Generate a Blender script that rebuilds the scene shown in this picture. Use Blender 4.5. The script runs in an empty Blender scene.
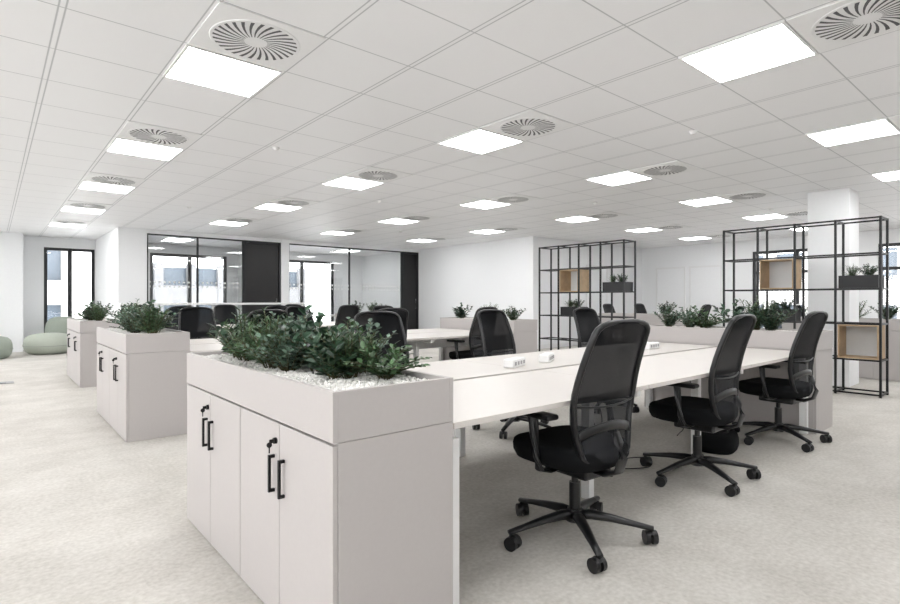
import bpy, bmesh, math, random
from mathutils import Vector, Matrix
random.seed(7)
S = bpy.context.scene
COL = S.collection

# ------------------------------------------------------------ materials
def lin(c):
    return tuple((v/12.92 if v <= .04045 else ((v+.055)/1.055)**2.4) for v in [x/255 for x in c])
MATS = {}
def mat(name, rgb, rough=.5, metal=0, noise=0, nscale=30, bump=0, bscale=200, island=0, emit=0, spec=.5):
    if name in MATS: return MATS[name]
    m = bpy.data.materials.new(name); m.use_nodes = True
    nt = m.node_tree; b = nt.nodes["Principled BSDF"]
    c = lin(rgb)
    b.inputs["Base Color"].default_value = (*c, 1)
    b.inputs["Roughness"].default_value = rough
    b.inputs["Metallic"].default_value = metal
    b.inputs["Specular IOR Level"].default_value = spec
    tc = nt.nodes.new("ShaderNodeTexCoord")
    n = nt.nodes.new("ShaderNodeTexNoise"); n.inputs["Scale"].default_value = nscale
    n.inputs["Detail"].default_value = 4
    nt.links.new(tc.outputs["Object"], n.inputs["Vector"])
    r = nt.nodes.new("ShaderNodeValToRGB")
    k = max(noise, .01)
    r.color_ramp.elements[0].position = .3; r.color_ramp.elements[1].position = .7
    r.color_ramp.elements[0].color = (*[v*(1-k) for v in c], 1)
    r.color_ramp.elements[1].color = (*[min(1, v*(1+k)) for v in c], 1)
    nt.links.new(n.outputs["Fac"], r.inputs["Fac"])
    out = r.outputs["Color"]
    if island:
        g = nt.nodes.new("ShaderNodeNewGeometry")
        hs = nt.nodes.new("ShaderNodeHueSaturation")
        mr = nt.nodes.new("ShaderNodeMapRange")
        mr.inputs["To Min"].default_value = 1-island; mr.inputs["To Max"].default_value = 1+island
        nt.links.new(g.outputs["Random Per Island"], mr.inputs["Value"])
        nt.links.new(mr.outputs["Result"], hs.inputs["Value"])
        nt.links.new(out, hs.inputs["Color"]); out = hs.outputs["Color"]
    nt.links.new(out, b.inputs["Base Color"])
    if bump:
        n2 = nt.nodes.new("ShaderNodeTexNoise"); n2.inputs["Scale"].default_value = bscale
        bp = nt.nodes.new("ShaderNodeBump"); bp.inputs["Strength"].default_value = bump
        bp.inputs["Distance"].default_value = .01
        nt.links.new(tc.outputs["Object"], n2.inputs["Vector"])
        nt.links.new(n2.outputs["Fac"], bp.inputs["Height"])
        nt.links.new(bp.outputs["Normal"], b.inputs["Normal"])
    if emit:
        b.inputs["Emission Color"].default_value = (.99, .992, 1, 1)
        b.inputs["Emission Strength"].default_value = emit
    MATS[name] = m
    return m

M_WALL = mat("wall_paint", (238, 239, 240), .6, noise=.01)
M_TRIM = mat("trim_paint", (232, 232, 232), .45)
M_CAB = mat("cabinet_laminate", (180, 175, 173), .45, noise=.012, nscale=60)
M_DESK = mat("desk_laminate", (210, 205, 200), .4, noise=.012, nscale=50)
M_WHITE = mat("white_metal", (235, 235, 234), .35)
M_BLACK = mat("black_plastic", (15, 15, 17), .33, noise=.05)
M_BLACKM = mat("black_steel", (15, 15, 17), .38, metal=.3)
M_FABRIC = mat("black_seat_fabric", (14, 15, 17), .95, noise=.15, nscale=300, bump=.3, bscale=600, spec=.2)
M_RUBBER = mat("caster_rubber", (18, 18, 20), .45)
M_CHROME = mat("chrome_metal", (190, 190, 192), .25, metal=1)
M_WOOD = mat("oak_veneer", (186, 160, 126), .5, noise=.12, nscale=12)
M_GRAVEL = mat("white_gravel", (226, 225, 221), .7, island=.15)
M_LEAF = mat("leaf_dark_green", (42, 66, 48), .4, island=.7, noise=.15)
M_LEAF2 = mat("leaf_grey_green", (92, 114, 98), .45, island=.5, noise=.15)
M_LEAF3 = mat("leaf_mid_green", (66, 92, 60), .4, island=.6, noise=.15)
M_STEM = mat("plant_stem", (74, 70, 44), .7)
M_FRAME = mat("dark_window_frame", (34, 35, 38), .45)
M_POUF = mat("mint_fabric", (172, 178, 166), .9, noise=.05, nscale=80, bump=.2, bscale=300)
M_POUF2 = mat("sage_fabric", (150, 158, 147), .9, noise=.05, nscale=80, bump=.2, bscale=300)
M_SLOT = mat("vent_shadow_gap", (92, 92, 94), .7)
M_VENT = mat("vent_white", (238, 238, 238), .45)
M_SOCKET = mat("socket_grey", (150, 150, 152), .5)
M_LIGHT = mat("led_panel", (255, 255, 255), .5, emit=10.5)
M_DOORB = mat("black_door_laminate", (22, 21, 22), .4)
M_BLUEGR = mat("blind_light", (215, 218, 220), .7)

def carpet():
    m = bpy.data.materials.new("carpet"); m.use_nodes = True
    nt = m.node_tree; N = nt.nodes; L = nt.links; b = N["Principled BSDF"]
    b.inputs["Roughness"].default_value = .95
    b.inputs["Specular IOR Level"].default_value = .2
    tc = N.new("ShaderNodeTexCoord")
    n1 = N.new("ShaderNodeTexNoise"); n1.inputs["Scale"].default_value = 1.8; n1.inputs["Detail"].default_value = 7; n1.inputs["Roughness"].default_value = .7
    n2 = N.new("ShaderNodeTexNoise"); n2.inputs["Scale"].default_value = 45; n2.inputs["Detail"].default_value = 6
    L.new(tc.outputs["Object"], n1.inputs["Vector"]); L.new(tc.outputs["Object"], n2.inputs["Vector"])
    mx = N.new("ShaderNodeMath"); mx.operation = 'MULTIPLY_ADD'; mx.inputs[1].default_value = .55
    m2 = N.new("ShaderNodeMath"); m2.operation = 'MULTIPLY'; m2.inputs[1].default_value = .45
    L.new(n2.outputs["Fac"], m2.inputs[0]); L.new(n1.outputs["Fac"], mx.inputs[0]); L.new(m2.outputs[0], mx.inputs[2])
    br = N.new("ShaderNodeTexBrick"); br.offset = .5; br.inputs["Scale"].default_value = 1
    br.inputs["Brick Width"].default_value = 1.0; br.inputs["Row Height"].default_value = .25
    br.inputs["Mortar Size"].default_value = .001
    br.inputs["Color1"].default_value = (.945, .945, .945, 1); br.inputs["Color2"].default_value = (1, 1, 1, 1)
    br.inputs["Mortar"].default_value = (.94, .94, .94, 1)
    L.new(tc.outputs["Object"], br.inputs["Vector"])
    r = N.new("ShaderNodeValToRGB")
    r.color_ramp.elements[0].position = .38; r.color_ramp.elements[0].color = (*lin((178, 174, 167)), 1)
    r.color_ramp.elements[1].position = .62; r.color_ramp.elements[1].color = (*lin((203, 200, 194)), 1)
    L.new(mx.outputs[0], r.inputs["Fac"])
    mm = N.new("ShaderNodeMix"); mm.data_type = 'RGBA'; mm.blend_type = 'MULTIPLY'; mm.inputs["Factor"].default_value = 1
    L.new(r.outputs["Color"], mm.inputs["A"]); L.new(br.outputs["Color"], mm.inputs["B"])
    L.new(mm.outputs["Result"], b.inputs["Base Color"])
    bp = N.new("ShaderNodeBump"); bp.inputs["Strength"].default_value = .12; bp.inputs["Distance"].default_value = .006
    n3 = N.new("ShaderNodeTexNoise"); n3.inputs["Scale"].default_value = 260
    L.new(tc.outputs["Object"], n3.inputs["Vector"]); L.new(n3.outputs["Fac"], bp.inputs["Height"])
    L.new(bp.outputs["Normal"], b.inputs["Normal"])
    return m
TILE = .61; LX0 = 1.20; LY0 = 1.36
def ceiling_mat():
    m = bpy.data.materials.new("ceiling_tiles"); m.use_nodes = True
    nt = m.node_tree; N = nt.nodes; L = nt.links; b = N["Principled BSDF"]
    b.inputs["Roughness"].default_value = .5
    b.inputs["Specular IOR Level"].default_value = .35
    tc = N.new("ShaderNodeTexCoord"); sp = N.new("ShaderNodeSeparateXYZ")
    L.new(tc.outputs["Object"], sp.inputs[0])
    def M(op, a, bb=None, c=None):
        n = N.new("ShaderNodeMath"); n.operation = op
        for i, v in enumerate((a, bb, c)):
            if v is None: continue
            if isinstance(v, (int, float)): n.inputs[i].default_value = v
            else: L.new(v, n.inputs[i])
        return n.outputs[0]
    px = M('PINGPONG', M('MULTIPLY_ADD', sp.outputs["X"], 1/TILE, .5-LX0/TILE+100), .5)
    py = M('PINGPONG', M('MULTIPLY_ADD', sp.outputs["Y"], 1/TILE, .5-LY0/TILE+100), .5)
    dx = M('ABSOLUTE', M('SUBTRACT', px, .026))
    mn = M('MINIMUM', dx, py)
    mr = N.new("ShaderNodeMapRange"); mr.inputs["From Min"].default_value = .0035; mr.inputs["From Max"].default_value = .010
    L.new(mn, mr.inputs["Value"])
    mx = N.new("ShaderNodeMix"); mx.data_type = 'RGBA'
    mx.inputs["A"].default_value = (*lin((188, 189, 191)), 1); mx.inputs["B"].default_value = (*lin((241, 241, 242)), 1)
    L.new(mr.outputs["Result"], mx.inputs["Factor"]); L.new(mx.outputs["Result"], b.inputs["Base Color"])
    return m
def glass_mat(name, refl=.1, tint=(1, 1, 1)):
    m = bpy.data.materials.new(name); m.use_nodes = True
    nt = m.node_tree; N = nt.nodes; L = nt.links
    out = N["Material Output"]; N.remove(N["Principled BSDF"])
    t = N.new("ShaderNodeBsdfTransparent"); t.inputs["Color"].default_value = (*tint, 1)
    g = N.new("ShaderNodeBsdfGlossy"); g.inputs["Roughness"].default_value = .02
    f = N.new("ShaderNodeFresnel"); f.inputs["IOR"].default_value = 1.5
    a = N.new("ShaderNodeMath"); a.operation = 'ADD'; a.inputs[1].default_value = refl
    L.new(f.outputs[0], a.inputs[0])
    mx = N.new("ShaderNodeMixShader"); L.new(a.outputs[0], mx.inputs[0]); L.new(t.outputs[0], mx.inputs[1]); L.new(g.outputs[0], mx.inputs[2])
    L.new(mx.outputs[0], out.inputs[0])
    return m
def mesh_fabric(name, rgb, alpha):
    m = mat(name, rgb, .9, noise=.2, nscale=160, bump=.15, bscale=350, spec=.2)
    if alpha >= 1: return m
    nt = m.node_tree; N = nt.nodes; L = nt.links
    b = N["Principled BSDF"]; out = N["Material Output"]
    t = N.new("ShaderNodeBsdfTransparent"); mx = N.new("ShaderNodeMixShader")
    mx.inputs[0].default_value = alpha
    L.new(t.outputs[0], mx.inputs[1]); L.new(b.outputs[0], mx.inputs[2]); L.new(mx.outputs[0], out.inputs[0])
    return m
M_CARPET = carpet(); M_CEIL = ceiling_mat()
M_GLASS = glass_mat("partition_glass", .02, (.97, .98, .98)); M_WGLASS = glass_mat("window_glass", .02)
M_MESH = mesh_fabric("backrest_mesh_fabric", (20, 21, 23), .96)
M_MESHL = mesh_fabric("lumbar_mesh_fabric", (46, 47, 50), .84)
M_SEAM = mat("pouf_seam", (148, 155, 146), .9)

# ------------------------------------------------------------ mesh helpers
def link(o, parent=None, loc=None, rot=None):
    COL.objects.link(o)
    if parent is not None: o.parent = parent
    if loc is not None: o.location = loc
    if rot is not None: o.rotation_euler = rot
    return o
def obj_from_bm(name, bm, m, parent=None, loc=(0, 0, 0), rot=(0, 0, 0), smooth=False):
    me = bpy.data.meshes.new(name); bm.normal_update(); bm.to_mesh(me); bm.free()
    if smooth:
        for p in me.polygons: p.use_smooth = True
    me.materials.append(m)
    return link(bpy.data.objects.new(name, me), parent, loc, rot)
def add_box(bm, lo, hi, bev=0, seg=2):
    c = [(a+b)/2 for a, b in zip(lo, hi)]; s = [abs(b-a) for a, b in zip(lo, hi)]
    r = bmesh.ops.create_cube(bm, size=1, matrix=Matrix.Translation(c) @ Matrix.Diagonal((*s, 1)))
    if bev:
        es = list({e for v in r["verts"] for e in v.link_edges})
        bmesh.ops.bevel(bm, geom=es, offset=bev, segments=seg, affect='EDGES', profile=.5)
def boxes(name, lst, m, parent=None, loc=(0, 0, 0), rot=(0, 0, 0), bev=0, seg=2):
    bm = bmesh.new()
    for lo, hi in lst: add_box(bm, lo, hi, bev, seg)
    return obj_from_bm(name, bm, m, parent, loc, rot)
def add_cyl(bm, p0, p1, r0, r1=None, n=16):
    p0 = Vector(p0); p1 = Vector(p1); d = p1-p0
    if r1 is None: r1 = r0
    q = Vector((0, 0, 1)).rotation_difference(d.normalized()).to_matrix().to_4x4()
    bmesh.ops.create_cone(bm, cap_ends=True, segments=n, radius1=r0, radius2=r1, depth=d.length,
                          matrix=Matrix.Translation((p0+p1)/2) @ q)
def cyl(name, p0, p1, r0, m, parent=None, r1=None, n=16, loc=(0, 0, 0), smooth=False):
    bm = bmesh.new(); add_cyl(bm, p0, p1, r0, r1, n)
    o = obj_from_bm(name, bm, m, parent, loc)
    return o
def add_tube(bm, pts, ra, rb=None, n=8, closed=False, up=Vector((0, 0, 1))):
    if rb is None: rb = ra
    pts = [Vector(p) for p in pts]; N = len(pts); rings = []
    for i, p in enumerate(pts):
        a = pts[(i-1) % N] if (closed or i > 0) else p
        b = pts[(i+1) % N] if (closed or i < N-1) else p
        t = (b-a).normalized()
        s = t.cross(up)
        if s.length < 1e-3: s = t.cross(Vector((1, 0, 0)))
        s.normalize(); w = s.cross(t).normalized()
        A = ra[i] if isinstance(ra, (list, tuple)) else ra
        B = rb[i] if isinstance(rb, (list, tuple)) else rb
        rings.append([bm.verts.new(p+s*A*math.cos(k*2*math.pi/n)+w*B*math.sin(k*2*math.pi/n)) for k in range(n)])
    for i in range(N if closed else N-1):
        r0 = rings[i]; r1 = rings[(i+1) % N]
        for k in range(n):
            bm.faces.new((r0[k], r0[(k+1) % n], r1[(k+1) % n], r1[k]))
    if not closed:
        bm.faces.new(rings[0]); bm.faces.new(list(reversed(rings[-1])))
    bmesh.ops.recalc_face_normals(bm, faces=bm.faces)
def tube(name, pts, ra, m, parent=None, rb=None, n=8, closed=False, up=Vector((0, 0, 1)), loc=(0, 0, 0)):
    bm = bmesh.new(); add_tube(bm, pts, ra, rb, n, closed, up)
    return obj_from_bm(name, bm, m, parent, loc, smooth=True)
def superslab(name, w, d, layers, m, parent=None, ex=4, n=40, loc=(0, 0, 0)):
    bm = bmesh.new(); rings = []
    for z, s, dz in layers:
        ring = []
        for k in range(n):
            a = 2*math.pi*k/n; c, si = math.cos(a), math.sin(a)
            x = math.copysign(abs(c)**(2/ex), c)*w/2*s; y = math.copysign(abs(si)**(2/ex), si)*d/2*s
            ring.append(bm.verts.new((x, y, z+dz*(x/(w/2))**2)))
        rings.append(ring)
    for a, b in zip(rings, rings[1:]):
        for k in range(n): bm.faces.new((a[k], a[(k+1) % n], b[(k+1) % n], b[k]))
    bm.faces.new(list(reversed(rings[0]))); bm.faces.new(rings[-1])
    bmesh.ops.recalc_face_normals(bm, faces=bm.faces)
    return obj_from_bm(name, bm, m, parent, loc, smooth=True)
def top(o, label, category, group=None, kind=None):
    o["label"] = label; o["category"] = category
    if group: o["group"] = group
    if kind: o["kind"] = kind
    return o
def empty(name, loc, rotz=0):
    o = bpy.data.objects.new(name, None); o.empty_display_size = .1
    return link(o, None, loc, (0, 0, rotz))
def struct(o): o["kind"] = "structure"; return o
def copy_tree(o, loc=None, rotz=None, parent=None):
    c = o.copy(); COL.objects.link(c)
    if parent is not None: c.parent = parent
    if loc is not None: c.location = loc
    if rotz is not None: c.rotation_euler = (0, 0, rotz)
    for ch in list(o.children): copy_tree(ch, parent=c)
    return c

# ------------------------------------------------------------ room shell
H = 2.75
X0, X1, Y0R, YN, YP = -4.0, 15.0, -3.5, 16.5, 13.2
BX, BY = 10.0, 8.6
struct(boxes("floor", [((X0-.2, Y0R-.2, -.1), (X1+.2, YN+.2, 0))], M_CARPET))
struct(boxes("ceiling", [((X0-.2, Y0R-.2, H), (X1+.2, YN+.2, H+.1))], M_CEIL))
def wall(name, axis, pos, th, a0, a1, ops=()):
    L = []
    def seg(s0, s1, z0, z1):
        if s1-s0 < 1e-4 or z1-z0 < 1e-4: return
        if axis == 'x': L.append(((pos, s0, z0), (pos+th, s1, z1)))
        else: L.append(((s0, pos, z0), (s1, pos+th, z1)))
    cur = a0
    for o0, o1, z0, z1 in sorted(ops):
        seg(cur, o0, 0, H); seg(o0, o1, 0, z0); seg(o0, o1, z1, H); cur = o1
    seg(cur, a1, 0, H)
    return struct(boxes(name, L, M_WALL))
wcount = [0]
def window(axis, pos, a0, a1, z0, z1, mull=1, transom=None, fw=.05, dep=.07, m=None, gm=None):
    wcount[0] += 1
    e = empty("window_%d" % wcount[0], ((pos, (a0+a1)/2, z0) if axis == 'x' else ((a0+a1)/2, pos, z0)))
    struct(e)
    w = (a1-a0)/2; h = z1-z0; L = []
    def B(s0, s1, q0, q1, t=dep):
        if axis == 'x': L.append(((-t/2, s0, q0), (t/2, s1, q1)))
        else: L.append(((s0, -t/2, q0), (s1, t/2, q1)))
    B(-w, -w+fw, 0, h); B(w-fw, w, 0, h); B(-w+fw, w-fw, 0, fw); B(-w+fw, w-fw, h-fw, h)
    for i in range(mull):
        c = -w+(i+1)*2*w/(mull+1); B(c-fw*.6, c+fw*.6, fw, h-fw)
    if transom: B(-w+fw, w-fw, transom-fw/2, transom+fw/2, dep*.8)
    boxes("window_frame", L, m or M_FRAME, e)
    if axis == 'x': g = [((-.004, -w+fw, fw), (.004, w-fw, h-fw))]
    else: g = [((-w+fw, -.004, fw), (w-fw, .004, h-fw))]
    boxes("glass_pane", g, gm or M_WGLASS, e)
    return e
nops = [(.98, 2.03, 0.02, 2.5), (3.3, 5.35, .05, 2.5), (6.6, 8.9, .05, 2.5)]
wall("wall_north", 'y', YN, .2, X0-.2, X1+.2, nops)
window('y', YN+.05, .98, 2.03, .02, 2.5, 1, None, .07)
window('y', YN+.08, 3.3, 5.35, .05, 2.5, 1, None, .08)
window('y', YN+.08, 6.6, 8.9, .05, 2.5, 1, None, .08)
eops = [(-2.6, -.2, .4, 2.45), (.5, 2.9, .4, 2.45), (3.5, 5.5, .4, 2.45)]
wall("wall_east", 'x', X1, .2, Y0R-.2, YN, eops)
for o in eops: window('x', X1+.08, *o, mull=1, transom=1.5, fw=.07)
wops = [(-2.5, .5, .5, 2.5), (1.5, 4.5, .5, 2.5), (5.5, 8.5, .5, 2.5), (9.5, 12.5, .5, 2.5), (13.2, 15.8, .5, 2.5)]
wall("wall_west", 'x', X0-.2, .2, Y0R-.2, YN, wops)
for o in wops: window('x', X0-.1, *o, mull=2)
wall("wall_south", 'y', Y0R-.2, .2, X0, X1, [])
struct(boxes("wall_core", [((BX, BY, 0), (BX+.15, YN, H)), ((BX+.15, BY, 0), (X1, BY+.15, H))], M_WALL))
struct(boxes("wall_return", [((2.04, YP, 0), (2.16, YN, H)), ((2.16, YP, 0), (2.58, YP+.12, H))], M_WALL))
struct(boxes("wall_pier", [((5.61, YP-.03, 0), (5.82, YP+.15, H))], M_WALL))
struct(boxes("wall_meeting_divider", [((5.66, YP+.15, 0), (5.76, YN, H))], M_WALL))
struct(boxes("wall_pilaster", [((-.9, 15.9, 0), (.56, YN, H))], M_WALL))
def bay(a0, a1, n):
    e = window('y', YP+.05, a0, a1, 0.0, 2.66, n-1, None, .03, .05, gm=M_GLASS)
    bm = bmesh.new(); w = a1-a0
    k = int(w/.1)
    for i in range(k):
        for zz in (1.5, 1.6):
            x = -w/2+.06+i*.1
            bmesh.ops.create_circle(bm, cap_ends=True, segments=10, radius=.024,
                                    matrix=Matrix.Translation((x, -.006, zz)) @ Matrix.Rotation(math.pi/2, 4, 'X'))
    obj_from_bm("glass_manifestation_dots", bm, M_WHITE, e)
bay(2.58, 4.68, 2); bay(5.82, 9.40, 2)
struct(boxes("trim_1", [((2.58, YP, 2.66), (5.61, YP+.12, H)), ((5.82, YP, 2.66), (BX, YP+.12, H))], M_WALL))
def door(n, a0, a1):
    e = struct(empty("door_%d" % n, ((a0+a1)/2, YP+.05, 0)))
    w = (a1-a0)/2
    boxes("door_frame", [((-w, -.05, 0), (-w+.05, .05, 2.66)), ((w-.05, -.05, 0), (w, .05, 2.66)), ((-w+.05, -.05, 2.6), (w-.05, .05, 2.66))], M_FRAME, e)
    boxes("door_leaf", [((-w+.053, -.022, .01), (w-.053, .022, 2.597))], M_DOORB, e, bev=.003)
    tube("door_pull", [(w-.12, -.03, 1.25), (w-.12, -.07, 1.22), (w-.12, -.07, .95), (w-.12, -.03, .92)], .01, M_CHROME, e)
door(1, 4.68, 5.61); door(2, 9.40, BX)
def white_door(n, axis, pos, a0, a1):
    c = (a0+a1)/2; w = (a1-a0)/2
    e = struct(empty("door_%d" % n, (pos, c, 0) if axis == 'x' else (c, pos, 0), -math.pi/2 if axis == 'x' else 0))
    boxes("door_frame", [((-w-.05, -.02, 0), (-w, 0, 2.15)), ((w, -.02, 0), (w+.05, 0, 2.15)), ((-w, -.02, 2.1), (w, 0, 2.15))], M_TRIM, e)
    boxes("door_leaf", [((-w+.004, -.012, .008), (w-.004, -.001, 2.095))], M_WALL, e)
    boxes("door_pull", [((w-.13, -.05, .98), (w-.05, -.035, 1.0)), ((w-.07, -.04, .98), (w-.05, -.012, 1.0))], M_BLACK, e)
white_door(3, 'x', X1, 7.3, 8.1); white_door(4, 'x', X1, 6.3, 7.1)
white_door(5, 'y', BY, 12.2, 13.1)
struct(boxes("baseboard_core", [((BX-.015, BY, 0), (BX, YP, .1)), ((BX-.015, BY-.015, 0), (12.1, BY, .1))], M_TRIM))
struct(boxes("baseboard_east", [((X1-.015, -3.4, 0), (X1, 6.2, .1))], M_TRIM))
struct(boxes("baseboard_north", [((.58, YN-.015, 0), (.97, YN, .1))], M_TRIM))
struct(boxes("baseboard_return", [((2.02, YP, 0), (2.04, YN-.02, .1)), ((2.02, YP-.015, 0), (2.57, YP, .1))], M_TRIM))
top(struct(boxes("column", [((8.98, 2.05, 0), (9.48, 2.55, H))], M_WALL, bev=.006)), "white painted square structural column behind shelving", "column")

# ------------------------------------------------------------ ceiling lights + diffusers
def make_light(loc):
    e = empty("ceiling_light", loc)
    a = .302; b = .286
    boxes("light_frame", [((-a, -a, -.012), (a, -b, 0)), ((-a, b, -.012), (a, a, 0)), ((-a, -b, -.012), (-b, b, 0)), ((b, -b, -.012), (a, b, 0))], M_WHITE, e)
    boxes("light_panel", [((-b, -b, -.008), (b, b, -.001))], M_LIGHT, e)
    return top(e, "square recessed white LED panel light glowing in the tiled ceiling", "ceiling light", "square ceiling panel lights")
def make_diff(loc):
    e = empty("air_diffuser", loc)
    boxes("face_plate", [((-.302, -.302, -.008), (.302, .302, 0))], M_VENT, e, bev=.003)
    bm = bmesh.new()
    n = 48; prof = [(.256, -.008), (.252, -.012), (.001, -.012)]
    rings = [[bm.verts.new((r*math.cos(2*math.pi*k/n), r*math.sin(2*math.pi*k/n), z)) for k in range(n)] for r, z in prof]
    for a, b in zip(rings, rings[1:]):
        for k in range(n): bm.faces.new((a[k], a[(k+1) % n], b[(k+1) % n], b[k]))
    bmesh.ops.recalc_face_normals(bm, faces=bm.faces)
    obj_from_bm("swirl_disc", bm, M_VENT, e)
    bm = bmesh.new(); ns = 28
    for k in range(ns):
        a = 2*math.pi*k/ns
        row = []
        for j in range(5):
            r = .065+j*(.172/4); tw = .25*(r-.065)/.17
            hw = (.002+.0085*(r-.065)/.17)
            c = Vector((math.cos(a+tw), math.sin(a+tw), 0)); t = Vector((-c.y, c.x, 0))
            row.append((bm.verts.new(c*r-t*hw+Vector((0, 0, -.0135))), bm.verts.new(c*r+t*hw+Vector((0, 0, -.0135)))))
        for p, q in zip(row, row[1:]): bm.faces.new((p[0], q[0], q[1], p[1]))
    obj_from_bm("vent_slots", bm, M_SLOT, e)
    return top(e, "white square ceiling air vent with round radial swirl slots", "air vent", "ceiling air vents")
L0 = D0 = None
for i in range(-2, 6):
    for j in range(-2, 6):
        x = LX0+i*4*TILE; y = LY0+j*4*TILE
        if x > BX-.3 and y > BY-.4: continue
        if y > 13 and x > 2 : y = 14.9
        if x < X0+.3 or x > X1-.3 or y < Y0R+.3: continue
        if L0 is None: L0 = make_light((x, y, H))
        else: copy_tree(L0, (x, y, H))
        if i < 0 and j < 0: continue
        yd = y-TILE
        if D0 is None: D0 = make_diff((x, yd, H))
        else: copy_tree(D0, (x, yd, H))
sd = empty("smoke_detector", (2.2, 5.3, H))
cyl("detector_base", (0, 0, 0), (0, 0, -.015), .035, M_WHITE, sd, n=24)
cyl("detector_head", (0, 0, -.015), (0, 0, -.03), .028, M_WHITE, sd, r1=.018, n=24)
top(sd, "small round white smoke detector on the ceiling", "smoke detector", "ceiling detectors")
for p in [(4.9, 2.3), (4.6, 7.1), (7.3, 5.0), (2.5, 9.6), (10.1, 3.4), (7.0, 9.9)]:
    copy_tree(sd, (p[0], p[1], H))

# ------------------------------------------------------------ cabinets with planters
def make_cabinet():
    e = empty("storage_cabinet", (0, 0, 0))
    W, D, Hh = .83, .5, .745
    x0, x1 = -D/2+.02, D/2; y0, y1 = -W/2+.001, W/2-.001
    boxes("cabinet_body", [((x0, y0, 0), (x1, y0+.02, Hh)), ((x0, y1-.02, 0), (x1, y1, Hh)),
                   ((x0, y0+.02, Hh-.022), (x1, y1-.02, Hh)), ((x0, y0+.02, 0), (x1, y1-.02, .03)),
                   ((x1-.015, y0+.02, .03), (x1, y1-.02, Hh-.022)), ((x0+.03, y0+.02, .36), (x1-.02, y1-.02, .38))], M_CAB, e, bev=.0012, seg=1)
    for s in (-1, 1):
        ya, yb = (y0+.002, -.002) if s < 0 else (.002, y1-.002)
        c = (ya+yb)/2
        d = boxes("cabinet_door", [((-.009, ya-c, 0), (.009, yb-c, Hh-.013))], M_CAB, e, (-D/2+.010, c, .006), bev=.0018)
        hy = (-c + s*.045)
        z0 = .47
        h = boxes("handle", [((-.034, hy-.006, z0), (-.024, hy+.006, z0+.14)), ((-.026, hy-.006, z0), (-.009, hy+.006, z0+.012)),
                             ((-.026, hy-.006, z0+.128), (-.009, hy+.006, z0+.14))], M_BLACKM, d, bev=.0015)
        h["label"] = "black bar handle"
        if s > 0:
            bm = bmesh.new(); hy2 = -c+.028
            add_cyl(bm, (-.009, hy2, .665), (-.02, hy2, .665), .012, n=20)
            add_box(bm, (-.036, hy2-.002, .658), (-.02, hy2+.002, .672))
            add_cyl(bm, (-.036, hy2-.003, .652), (-.036, hy2+.003, .652), .010, n=12)
            add_box(bm, (-.038, hy2-.002, .622), (-.034, hy2+.002, .648))
            l = obj_from_bm("key_lock", bm, M_BLACKM, d)
    return top(e, "light grey two-door storage cabinet with black bar handles", "cabinet", "low storage cabinets")
def gravel_mesh():
    bm = bmesh.new(); bmesh.ops.create_icosphere(bm, subdivisions=1, radius=1)
    vs = [v.co.copy() for v in bm.verts]; fs = [[v.index for v in f.verts] for f in bm.faces]; bm.free()
    V, F = [], []
    rnd = random.Random(3)
    for i in range(4600):
        c = Vector((rnd.uniform(-.226, .226), rnd.uniform(-.804, .804), .142+rnd.uniform(-.003, .005)))
        s = Vector([rnd.uniform(.005, .010) for _ in range(2)]+[rnd.uniform(.004, .007)])
        R = Matrix.Rotation(rnd.uniform(0, 6.28), 3, 'Z') @ Matrix.Rotation(rnd.uniform(-.5, .5), 3, 'X')
        o = len(V)
        V += [c+R @ Vector((v.x*s.x, v.y*s.y, v.z*s.z)) for v in vs]; F += [[o+k for k in f] for f in fs]
    o = len(V)
    V += [Vector(p) for p in ((-.228, -.808, .140), (.228, -.808, .140), (.228, .808, .140), (-.228, .808, .140))]
    F.append([o, o+1, o+2, o+3])
    me = bpy.data.meshes.new("gravel"); me.from_pydata(V, [], F); me.materials.append(M_GRAVEL)
    return me
GRAV = gravel_mesh()
def make_planter():
    e = empty("planter_box", (0, 0, 0))
    x, y, t, h = .25, .83, .02, .165
    z = .002
    boxes("planter_panels", [((-x, -y, z), (-x+t, y, h)), ((x-t, -y, z), (x, y, h)), ((-x+t, -y, z), (x-t, -y+t, h)), ((-x+t, y-t, z), (x-t, y, h)), ((-x+t, -y+t, z), (x-t, y-t, .02)),
            ((-x+.03, -y+.03, 0), (x-.03, y-.03, z))], M_CAB, e, bev=.0008, seg=1)
    g = bpy.data.objects.new("gravel", GRAV); g["kind"] = "stuff"; link(g, e)
    g["label"] = "white decorative pebbles"
    return top(e, "light grey rectangular planter box filled with white pebbles", "planter", "planter boxes on cabinets")

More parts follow.
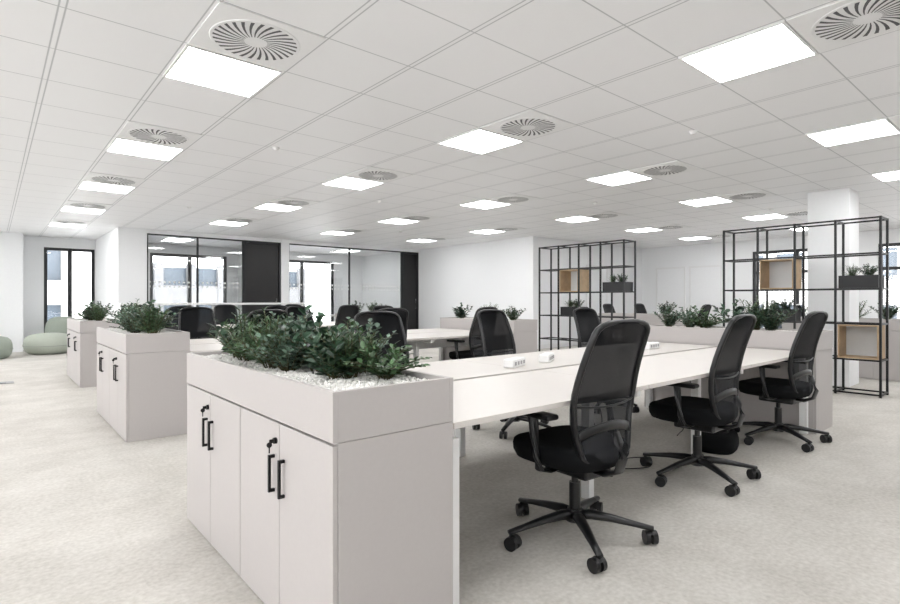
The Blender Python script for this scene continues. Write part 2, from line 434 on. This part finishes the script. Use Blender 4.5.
# ------------------------------------------------------------ plants
def make_plant(seed, nst, height, spread, ll, lw, m, style, droop=0):
    rnd = random.Random(seed)
    e = empty("artificial_plant", (0, 0, 0))
    V, F = [], []; bs = bmesh.new()
    def leaf(base, d, up, L, W):
        d = d.normalized(); s = d.cross(up)
        if s.length < .01: s = Vector((1, 0, 0))
        s.normalize(); n = s.cross(d).normalized()
        o = len(V); dr = -n*L*.18
        V.extend([base, base+d*L*.3+s*W*.42+n*W*.12, base+d*L*.3-n*W*.05, base+d*L*.3-s*W*.42+n*W*.12,
                  base+d*L*.7+s*W*.44+n*W*.1+dr*.5, base+d*L*.7-n*W*.05+dr*.5, base+d*L*.7-s*W*.44+n*W*.1+dr*.5, base+d*L+dr])
        F.extend([(o, o+2, o+1), (o, o+3, o+2), (o+1, o+2, o+5, o+4), (o+2, o+3, o+6, o+5), (o+4, o+5, o+7), (o+5, o+6, o+7)])
    for i in range(nst):
        a = rnd.uniform(0, 2*math.pi); tilt = rnd.uniform(.05, 1.0)*spread
        Hs = height*rnd.uniform(.5, 1.2)*(1-.35*tilt/spread)
        p0 = Vector((math.cos(a), math.sin(a), 0))*rnd.uniform(0, .03)
        dr = droop*tilt/spread
        dirv = Vector((math.cos(a)*tilt, math.sin(a)*tilt, Hs))
        pts = []
        for k in range(6):
            t = k/5
            pts.append(p0+Vector((dirv.x*t**1.2, dirv.y*t**1.2, dirv.z*(t-.1*t*t)-dr*t*t*dirv.z)))
        add_tube(bs, pts, [.0035*(1-.5*k/5) for k in range(6)], n=5, up=Vector((1, .2, 0)))
        nl = style
        for q in range(nl):
            t = .12+.88*q/(nl-1)
            k = min(4, int(t*5)); f = t*5-k
            pos = pts[k].lerp(pts[k+1], f); tan = (pts[k+1]-pts[k]).normalized()
            an = q*2.4+rnd.uniform(-.4, .4)
            side = Vector((math.cos(an), math.sin(an), rnd.uniform(-.15, .35)))
            d = (tan*(.45+.5*t)+side*.9)
            leaf(pos, d, Vector((rnd.uniform(-.5, .5), rnd.uniform(-.5, .5), 1)), ll*rnd.uniform(.7, 1.15)*(1-.25*t), lw*rnd.uniform(.8, 1.15)*(1-.2*t))
    me = bpy.data.meshes.new("leaves"); me.from_pydata(V, [], F); me.materials.append(m)
    link(bpy.data.objects.new("leaves", me), e)
    obj_from_bm("stems", bs, M_STEM, e, smooth=True)
    return top(e, "dense dark green artificial foliage plant growing from white pebbles", "plant", "artificial plants in planter boxes")
P = [make_plant(1, 30, .27, .18, .050, .030, M_LEAF, 14),
     make_plant(2, 30, .26, .20, .036, .030, M_LEAF2, 15, .2),
     make_plant(3, 28, .31, .18, .055, .011, M_LEAF3, 25),
     make_plant(4, 18, .26, .18, .078, .046, M_LEAF, 10),
     make_plant(5, 26, .25, .21, .052, .028, M_LEAF3, 14, .4)]
pused = [False]*5
def put_plant(k, loc, rz, sc=1):
    if not pused[k]:
        o = P[k]; pused[k] = True; o.location = loc; o.rotation_euler = (0, 0, rz)
    else: o = copy_tree(P[k], loc, rz)
    o.scale = (sc, sc, sc)
    return o

CAB = PLB = None
def cab_unit(xc, yb, flip=False, plants=()):
    global CAB, PLB
    r = math.pi if flip else 0
    for k in (0, 1):
        l = (xc, yb+.415+.83*k, 0)
        if CAB is None: CAB = make_cabinet(); CAB.location = l; CAB.rotation_euler = (0, 0, r)
        else: copy_tree(CAB, l, r)
    l = (xc, yb+.83, .745)
    if PLB is None: PLB = make_planter(); PLB.location = l
    else: copy_tree(PLB, l, r)
    rnd = random.Random(int(xc*100+yb*10))
    for (kk, dy, dx, sc) in plants:
        put_plant(kk, (xc+dx, yb+dy, .745+.139), rnd.uniform(0, 6.28), sc)
YB = [1.52, 5.2, 8.85]
XC = [1.065, 1.11, 1.17]
near = [(4, .25, .11, .85), (2, .36, .02, .75), (3, .40, -.04, .8), (1, .46, .13, .95), (3, .60, .0, .95), (4, .68, .12, 1.0), (1, .72, -.08, .9), (1, .86, .06, 1.0), (2, .86, -.10, .9), (3, 1.0, .10, 1.05), (4, 1.06, -.04, 1.0),
        (1, 1.18, .1, 1.0), (2, 1.24, -.08, .9), (0, 1.34, .05, .95), (3, 1.42, -.05, .9), (4, 1.48, .08, .8)]
cab_unit(XC[0], YB[0], False, near)
cab_unit(XC[1], YB[1], False, [(2, .25, 0, 1.0), (0, .42, .05, 1.1), (1, .55, -.08, 1.15), (3, .65, .04, 1.15), (4, .78, .08, 1.1), (1, .9, -.03, 1.1), (2, 1.1, 0, 1.05), (0, 1.3, 0, 1.05), (4, 1.45, .03, 1.0)])
cab_unit(XC[2], YB[2], False, [(2, .3, 0, .95), (0, .55, .05, 1.1), (3, .8, -.05, 1.1), (2, 1.05, 0, 1.0), (4, 1.3, 0, 1.05)])
EX = [5.845, 5.892, 5.94]
cab_unit(EX[0], YB[0], True, [(0, .46, 0, 1.15), (2, .62, .08, 1.15), (3, .75, -.05, 1.2), (4, 1.12, .04, 1.15), (1, 1.27, 0, 1.0), (0, 1.5, 0, .9)])
cab_unit(EX[1], YB[1], True, [(0, .25, 0, .9), (2, .8, .05, .9), (3, 1.35, -.04, 1.0)])
cab_unit(EX[2], YB[2], True, [(0, .35, 0, 1.0), (2, .6, .05, 1.0), (3, 1.1, -.04, 1.1)])
cab_unit(10.4, 1.6, False, [(0, .3, 0, 1.1), (2, .7, 0, 1.1), (3, 1.2, 0, 1.2)])
cab_unit(10.4, 5.2, False, [(0, .2, 0, 1.1)])

# ------------------------------------------------------------ bench desks
def make_bench(nd):
    e = empty("bench_desk", (0, 0, 0))
    for i in range(nd):
        for s in (0, 1):
            ya, yb = (.0, .79) if s == 0 else (.84, 1.63)
            boxes("desktop", [((.002, ya, .71), (1.418, yb, .735))], M_DESK, e, (i*1.42, 0, 0), bev=.002)
    for i in range(nd+1):
        x = min(max(i*1.42, .04), nd*1.42-.04)
        bm = bmesh.new()
        mid = 0 < i < nd
        ys = (.37, 1.53) if mid else (.04, 1.53)
        for ya in ys:
            add_box(bm, (x-.025, ya, 0), (x+.025, ya+.06, .66), .003)
        add_box(bm, (x-.02, .06, .66), (x+.02, 1.59, .708), .003)
        obj_from_bm("leg_frame", bm, M_WHITE, e)
    boxes("cable_tray", [((.1, .72, .52), (nd*1.42-.1, .73, .66)), ((.1, .90, .52), (nd*1.42-.1, .91, .66)), ((.1, .73, .52), (nd*1.42-.1, .90, .53))], M_WHITE, e)
    boxes("cable_flap", [((.08, .795, .716), (nd*1.42-.08, .835, .722))], M_BLACK, e)
    return top(e, "long off-white shared bench desk with white metal legs", "desk", "shared bench desks")
BD = make_bench(3); BD.location = (1.33, YB[0]+.015, 0)
copy_tree(BD, (1.375, YB[1]+.015, 0)); copy_tree(BD, (1.425, YB[2]+.015, 0))
BD2 = make_bench(2); BD2.location = (10.67, 1.615, 0); copy_tree(BD2, (10.67, 5.215, 0))
def make_power():
    e = empty("desk_power_unit", (0, 0, 0))
    boxes("unit_housing", [((-.11, -.04, 0), (.11, .04, .06))], M_WHITE, e, bev=.01)
    for x in (-.075, -.025, .025, .075):
        boxes("socket_face", [((-.014, -.001, -.012), (.014, .001, .012))], M_SOCKET, e, (x, -.041, .03))
    return top(e, "small white power socket unit resting on the desk", "power socket", "desk power units")
PW = make_power(); PW.location = (2.78, 2.56, .735); PW.rotation_euler = (0, 0, .35)
for p in [(3.2, 2.62, .5), (4.2, 2.62, 0), (4.8, 2.66, .1), (2.9, 6.2, 0), (4.3, 6.2, .1), (2.9, 9.9, 0), (4.3, 9.9, 0)]:
    copy_tree(PW, (p[0], p[1], .735), p[2])

# ------------------------------------------------------------ office chair
def back_pt(u, v):
    z = .43+.67*v
    hw = .160+.062*math.sin(min(v/.5, 1)*math.pi/2)-.030*max(0, (v-.5)/.5)
    if v > .88: hw *= max(0, 1-((v-.88)/.12)**3.6)**(1/3.2)
    if v < .08: hw *= max(0, 1-((.08-v)/.08)**3)**(1/2.6)
    y = -.235+.035*math.sin(v*math.pi*1.1)-.085*max(0, v-.25)**1.3/.7+.04*u*u*(1-.35*v)
    return Vector((u*hw, y, z))
def make_chair():
    e = empty("office_chair", (0, 0, 0))
    for k in range(5):
        a = math.radians(90+72*k+3)
        bm = bmesh.new()
        add_tube(bm, [(.02, 0, .118), (.08, 0, .122), (.18, 0, .112), (.29, 0, .094), (.375, 0, .08)], [.032, .03, .025, .020, .017], [.026, .024, .019, .014, .012], n=10)
        lg = obj_from_bm("base_leg", bm, M_BLACK, e, (0, 0, 0), (0, 0, a), smooth=True)
        bm = bmesh.new()
        add_cyl(bm, (0, 0, .05), (0, 0, .085), .008, n=10)
        for s in (-1, 1):
            add_cyl(bm, (-.012, s*.008, .033), (-.012, s*.03, .033), .033, n=20)
        add_tube(bm, [(.012, 0, .05), (-.005, 0, .066), (-.025, 0, .06), (-.044, 0, .035)], .014, .006, n=8)
        obj_from_bm("caster", bm, M_RUBBER, lg, (.365, 0, 0), (0, 0, random.uniform(-1.5, 1.5)))
    bm = bmesh.new()
    add_cyl(bm, (0, 0, .085), (0, 0, .15), .045, .036, 24); add_cyl(bm, (0, 0, .15), (0, 0, .28), .028, n=24); add_cyl(bm, (0, 0, .28), (0, 0, .36), .017, n=20)
    obj_from_bm("gas_lift", bm, M_BLACK, e)
    bm = bmesh.new()
    add_box(bm, (-.1, -.15, .335), (.1, .12, .40), .014); add_cyl(bm, (.09, .03, .37), (.22, .05, .365), .007, n=8)
    add_box(bm, (.2, .035, .36), (.25, .065, .37), .003)
    obj_from_bm("tilt_mechanism", bm, M_BLACK, e)
    superslab("seat", .50, .50, [(.385, .80, .008), (.395, .93, .01), (.425, .99, .012), (.455, 1.0, .014), (.478, .98, .014), (.490, .93, .013), (.496, .82, .01), (.498, .5, .004)], M_FABRIC, e, 3.6, loc=(0, .03, 0))
    pts = [(0, -.10, .375), (0, -.2, .37), (0, -.265, .40), (0, -.285, .46), (0, -.265, .53), (0, -.245, .58)]
    bm = bmesh.new()
    add_tube(bm, pts, [.045, .045, .04, .035, .03, .022], [.014]*6, n=10, up=Vector((0, .3, 1)))
    obj_from_bm("back_support", bm, M_BLACK, e, smooth=True)
    loop = []
    vs = [0, .01, .03, .06, .1, .2, .3, .4, .5, .6, .7, .78, .84, .88, .92, .95, .975, .99, .998]
    loop += [back_pt(1, v) for v in vs]
    loop += [back_pt(-1, v) for v in reversed(vs)]
    bm = bmesh.new()
    add_tube(bm, loop, .013, .017, n=8, closed=True, up=Vector((0, 1, 0)))
    obj_from_bm("backrest_frame", bm, M_BLACK, e, smooth=True)
    def panel(name, v0, v1, nv, m):
        bm = bmesh.new(); nu = 10; g = []
        for j in range(nv+1):
            v = v0+(v1-v0)*j/nv
            if v1 > .99: v = v0+(v1-v0)*(1-(1-j/nv)**1.6)
            g.append([bm.verts.new(back_pt(-1+2*i/nu, min(v, .998))*1.0) for i in range(nu+1)])
        for j in range(nv):
            for i in range(nu): bm.faces.new((g[j][i], g[j][i+1], g[j+1][i+1], g[j+1][i]))
        return obj_from_bm(name, bm, m, e, smooth=True)
    panel("lumbar_mesh", 0.005, .44, 10, M_MESHL)
    panel("backrest_mesh", .44, .998, 18, M_MESH)
    bm = bmesh.new()
    for v, r, cv in ((.42, .005, .02), (.20, .026, -.06)):
        add_tube(bm, [back_pt(-1+i/5, v-cv*(1-(-1+i/5)**2))+Vector((0, -.006, 0)) for i in range(11)], .005, r, n=6, up=Vector((0, 0, 1)))
    obj_from_bm("lumbar_support", bm, M_BLACK, e, smooth=True)
    for s in (-1, 1):
        bm = bmesh.new()
        add_tube(bm, [(s*.10, -.02, .385), (s*.22, -.02, .382), (s*.275, -.02, .40), (s*.29, -.015, .46), (s*.29, 0, .57), (s*.285, .01, .645)],
                 [.03, .03, .032, .03, .027, .027], [.010, .010, .013, .015, .015, .015], n=10, up=Vector((.01, 0, 1)))
        add_box(bm, (s*.285-.04, -.12, .645), (s*.285+.04, .16, .672), .012, 3)
        obj_from_bm("armrest", bm, M_BLACK, e, smooth=False)
    return top(e, "black mesh-back swivel office chair with armrests and five-star base", "office chair", "black office chairs at the desks")
CH = make_chair(); CH.location = (2.25, 1.66, 0); CH.rotation_euler = (0, 0, math.radians(-4))
def chair(x, y, deg): return copy_tree(CH, (x, y, 0), math.radians(deg))
chair(3.64, 1.68, 2); chair(5.12, 1.67, -4)
chair(2.35, 3.42, 172); chair(3.68, 3.38, 185); chair(5.2, 3.42, 178)
for x, r in ((2.0, 5), (3.5, -8), (4.95, 3)): chair(x, YB[1]+.14, r)
for x, r in ((2.0, 176), (3.45, 188), (4.9, 180)): chair(x, YB[1]+1.93, r)
for x, r in ((2.2, -5), (3.6, 6), (5.0, 0)): chair(x, YB[2]+.14, r)
for x, r in ((2.1, 180), (3.5, 170), (5.0, 184)): chair(x, YB[2]+1.93, r)
for x, y, r in ((11.4, 7.15, 180), (12.8, 7.15, 175), (11.4, 5.35, 0), (11.4, 3.5, 180), (12.8, 3.5, 185)): chair(x, y, r)

def cable(pts):
    P3 = [Vector(p) for p in pts]; out = []
    for i in range(len(P3)-1):
        p0 = P3[max(i-1, 0)]; p1 = P3[i]; p2 = P3[i+1]; p3 = P3[min(i+2, len(P3)-1)]
        for k in range(8):
            t = k/8
            q = .5*((2*p1)+(p2-p0)*t+(2*p0-5*p1+4*p2-p3)*t*t+(3*p1-p0-3*p2+p3)*t**3)
            q.z = max(q.z, .005); out.append(q)
    out.append(P3[-1])
    o = tube("power_cable", out, .004, M_BLACK, n=6, up=Vector((.3, .2, 1)))
    return top(o, "thin black power cable hanging under the desk to the floor", "cable", "power cables")
cable([(3.3, 2.35, .53), (3.32, 2.25, .25), (3.4, 2.1, .01), (3.6, 2.0, .006), (3.75, 2.15, .006), (3.55, 2.25, .006)])
cable([(3.4, 2.35, .53), (3.45, 2.3, .3), (3.3, 2.3, .01), (3.1, 2.2, .006), (3.2, 2.05, .006)])
cable([(4.9, 2.35, .53), (4.92, 2.3, .25), (4.8, 2.35, .01), (4.6, 2.3, .006)])
bag = empty("carry_bag", (4.52, 1.93, 0), .3)
superslab("bag_body", .54, .32, [(0, .9, 0), (.02, 1, 0), (.06, 1, 0), (.10, .93, 0), (.125, .75, 0), (.13, .4, 0)], M_FABRIC, bag, 3.5)
tube("bag_handle", [(-.08, -.05, .12), (-.06, -.09, .145), (.06, -.09, .145), (.08, -.05, .12)], .008, M_BLACK, bag)
top(bag, "soft black fabric bag lying on the carpet under the desk", "bag")

# ------------------------------------------------------------ shelving
def make_shelving(name_loc):
    e = empty("shelving_unit", name_loc)
    W, D, Hh = 1.87, .38, 2.23; t = .0125
    zs = [.03, .45, .9, 1.34, 1.78, Hh-t]; ys = [t+(W-2*t)*i/4 for i in range(5)]
    for y in ys:
        for x in (t, D-t):
            boxes("post", [((-t, -t, 0), (t, t, Hh))], M_BLACKM, e, (x, y, 0))
    bm = bmesh.new()
    for z in zs:
        for x in (t, D-t): add_box(bm, (x-t*.8, t*2, z-t*.8), (x+t*.8, W-2*t, z+t*.8))
        for y in ys: add_box(bm, (t*2, y-t*.8, z-t*.8), (D-2*t, y+t*.8, z+t*.8))
    obj_from_bm("rails", bm, M_BLACKM, e)
    return e, zs, ys
def shelf_items(base, zs, ys, lows):
    bx, by, _ = base
    cw = ys[1]-ys[0]
    def wood(c, r):
        w = empty("wooden_box", (bx+.19, by+ys[c]+cw/2, zs[r]+.0115)); a = cw/2-.02; h = zs[r+1]-zs[r]-.026; d = .17; k = .016
        boxes("box_panels", [((-d, -a, 0), (d, -a+k, h)), ((-d, a-k, 0), (d, a, h)), ((-d, -a+k, 0), (d, a-k, k)), ((-d, -a+k, h-k), (d, a-k, h))], M_WOOD, w)
        boxes("back_panel", [((d-.012, -a+k, k), (d, a-k, h-k))], M_BLUEGR, w)
        top(w, "open oak-veneer display box set inside a black shelving frame", "shelf box", "oak boxes in the shelving")
    def pl(c, r):
        w = empty("metal_planter", (bx+.19, by+ys[c]+cw/2, zs[r]+.0115)); a = cw/2-.025; d = .15; h = .16; k = .008
        boxes("planter_panels", [((-d, -a, 0), (d, -a+k, h)), ((-d, a-k, 0), (d, a, h)), ((-d, -a+k, 0), (-d+k, a-k, h)), ((d-k, -a+k, 0), (d, a-k, h)), ((-d+k, -a+k, 0), (d-k, a-k, h-.03))], M_BLACKM, w)
        top(w, "rectangular black metal planter standing in the shelving frame", "planter", "black planters in the shelving")
        z = zs[r]+.0115+.128
        put_plant(0, (bx+.19, by+ys[c]+cw/2-.08, z), 1+c, .7); put_plant(2, (bx+.19, by+ys[c]+cw/2+.09, z), 2+c, .6)
    pl(0, 3); wood(2, 3); pl(2, 2)
    if lows: wood(0, 1)
s1 = (8.25, 1.56, 0); e, zs, ys = make_shelving(s1); shelf_items(s1, zs, ys, True)
top(e, "tall open black metal frame shelving with oak boxes and planters", "shelving", "black frame shelving units")
s2 = (8.15, 5.0, 0); e, zs, ys = make_shelving(s2); shelf_items(s2, zs, ys, False)
top(e, "tall open black metal frame shelving with oak box and planters", "shelving", "black frame shelving units")

# ------------------------------------------------------------ lounge poufs, high counter, floor box
def pouf(loc, r, h, m, label):
    e = empty("pouf", loc)
    prof = [(.60, 0), (.80, .05), (.95, .2), (1, .42), (.99, .62), (.92, .80), (.74, .93), (.42, .99), (.02, 1)]
    bm = bmesh.new(); n = 40
    rings = [[bm.verts.new((r*s*math.cos(2*math.pi*k/n), r*s*math.sin(2*math.pi*k/n), h*z)) for k in range(n)] for s, z in prof]
    for a, b in zip(rings, rings[1:]):
        for k in range(n): bm.faces.new((a[k], a[(k+1) % n], b[(k+1) % n], b[k]))
    bm.faces.new(list(reversed(rings[0]))); bm.faces.new(rings[-1])
    obj_from_bm("pouf_cushion", bm, m, e, smooth=True)
    bm = bmesh.new()
    add_tube(bm, [(r*1.002*math.cos(2*math.pi*k/40), r*1.002*math.sin(2*math.pi*k/40), h*.42) for k in range(40)], .008, n=6, closed=True)
    obj_from_bm("pouf_seam", bm, M_SEAM, e, smooth=True)
    return top(e, label, "pouf", "round upholstered poufs")
pouf((.98, 15.0, 0), .46, .46, M_POUF, "large round mint-green fabric pouf on the carpet")
pouf((1.32, 16.0, 0), .36, .80, M_POUF2, "taller round sage-green fabric pouf beside the window")
pouf((.02, 14.4, 0), .32, .46, M_POUF2, "round grey-green fabric pouf on the carpet")
hc = empty("high_table", (3.6, 11.7, 0))
boxes("table_top", [((-1.8, -.35, 1.10), (1.8, .35, 1.14))], M_WHITE, hc, bev=.003)
for x in (-1.76, 0, 1.76): boxes("panel_leg", [((-.03, -.32, 0), (.03, .32, 1.098))], M_WHITE, hc, (x, 0, 0), bev=.002)
top(hc, "long white bar-height table in front of the glazed meeting rooms", "high table")
fb = empty("floor_socket_box", (.12, 10.1, 0))
boxes("box_lid", [((-.13, -.13, 0), (.13, .13, .006))], M_SOCKET, fb, bev=.002)
boxes("lid_handle", [((-.04, -.1, .006), (.04, -.07, .009))], M_BLACK, fb)
top(fb, "small grey floor socket box set in the carpet", "floor box")
for mx in (3.9, 7.7):
    mt = empty("meeting_table", (mx, 14.9, 0))
    boxes("table_top", [((-.9, -.45, .71), (.9, .45, .74))], M_DESK, mt, bev=.003)
    for x in (-.6, .6): boxes("leg", [((-.03, -.3, 0), (.03, .3, .709))], M_BLACKM, mt, (x, 0, 0))
    top(mt, "white meeting table with dark legs inside the glazed room", "table", "meeting room tables")

# ------------------------------------------------------------ buildings outside
M_STONE = mat("facade_stone", (158, 158, 156), .8, noise=.08, nscale=2)
M_STONEB = mat("facade_brick", (120, 120, 122), .85, noise=.12, nscale=3)
M_FWIN = mat("facade_window", (70, 80, 90), .2)
def building(a, b, y, h, axis, m):
    n = int((b-a)/1.6); st = (b-a)/n; W = []; G = []
    def add(L, s0, s1, d0, d1, z0, z1):
        if axis == 'y': L.append(((s0, y+d0, z0), (s1, y+d1, z1)))
        else: L.append(((y+d0, s0, z0), (y+d1, s1, z1)))
    add(G, a, b, .35, 4, -8, h-.2)
    for i in range(n+1): add(W, a+i*st-.22, a+i*st+.22, 0, .36, -8, h)
    z = -8
    while z < h:
        add(W, a, b, .06, .4, z, min(h, z+1.0)); z += 3.0
    e = empty("neighbouring_building", ((a+b)/2, y, -8) if axis == 'y' else (y, (a+b)/2, -8))
    off = Vector(e.location)
    o1 = boxes("facade_walls", W, m, e); o2 = boxes("facade_glazing", G, M_FWIN, e)
    for o in (o1, o2): o.location = -off
    return top(e, "grey office building seen through the windows", "building", "buildings outside")
building(-12, 2.4, 27, 9, 'y', M_STONE)
building(5.2, 15.0, 32, 3.2, 'y', M_STONEB)
building(17, 28, 28, 9, 'y', M_STONE)
building(-10, 14, 27, 3.5, 'x', M_STONE)

# ------------------------------------------------------------ world, camera
w = bpy.data.worlds.new("World"); S.world = w; w.use_nodes = True
bg = w.node_tree.nodes["Background"]; bg.inputs[0].default_value = (.985, .99, 1, 1); bg.inputs[1].default_value = 4.6
cam = bpy.data.cameras.new("camera"); cam.sensor_width = 36; cam.lens = 537/900*36; cam.shift_y = -2/900; cam.clip_end = 200
co = bpy.data.objects.new("camera", cam); COL.objects.link(co)
co.location = (0, 0, 1.2); co.rotation_euler = (math.pi/2, 0, math.radians(-40.5))
S.camera = co
S.view_settings.view_transform = 'Standard'
S.view_settings.look = 'None'
S.view_settings.exposure = .74
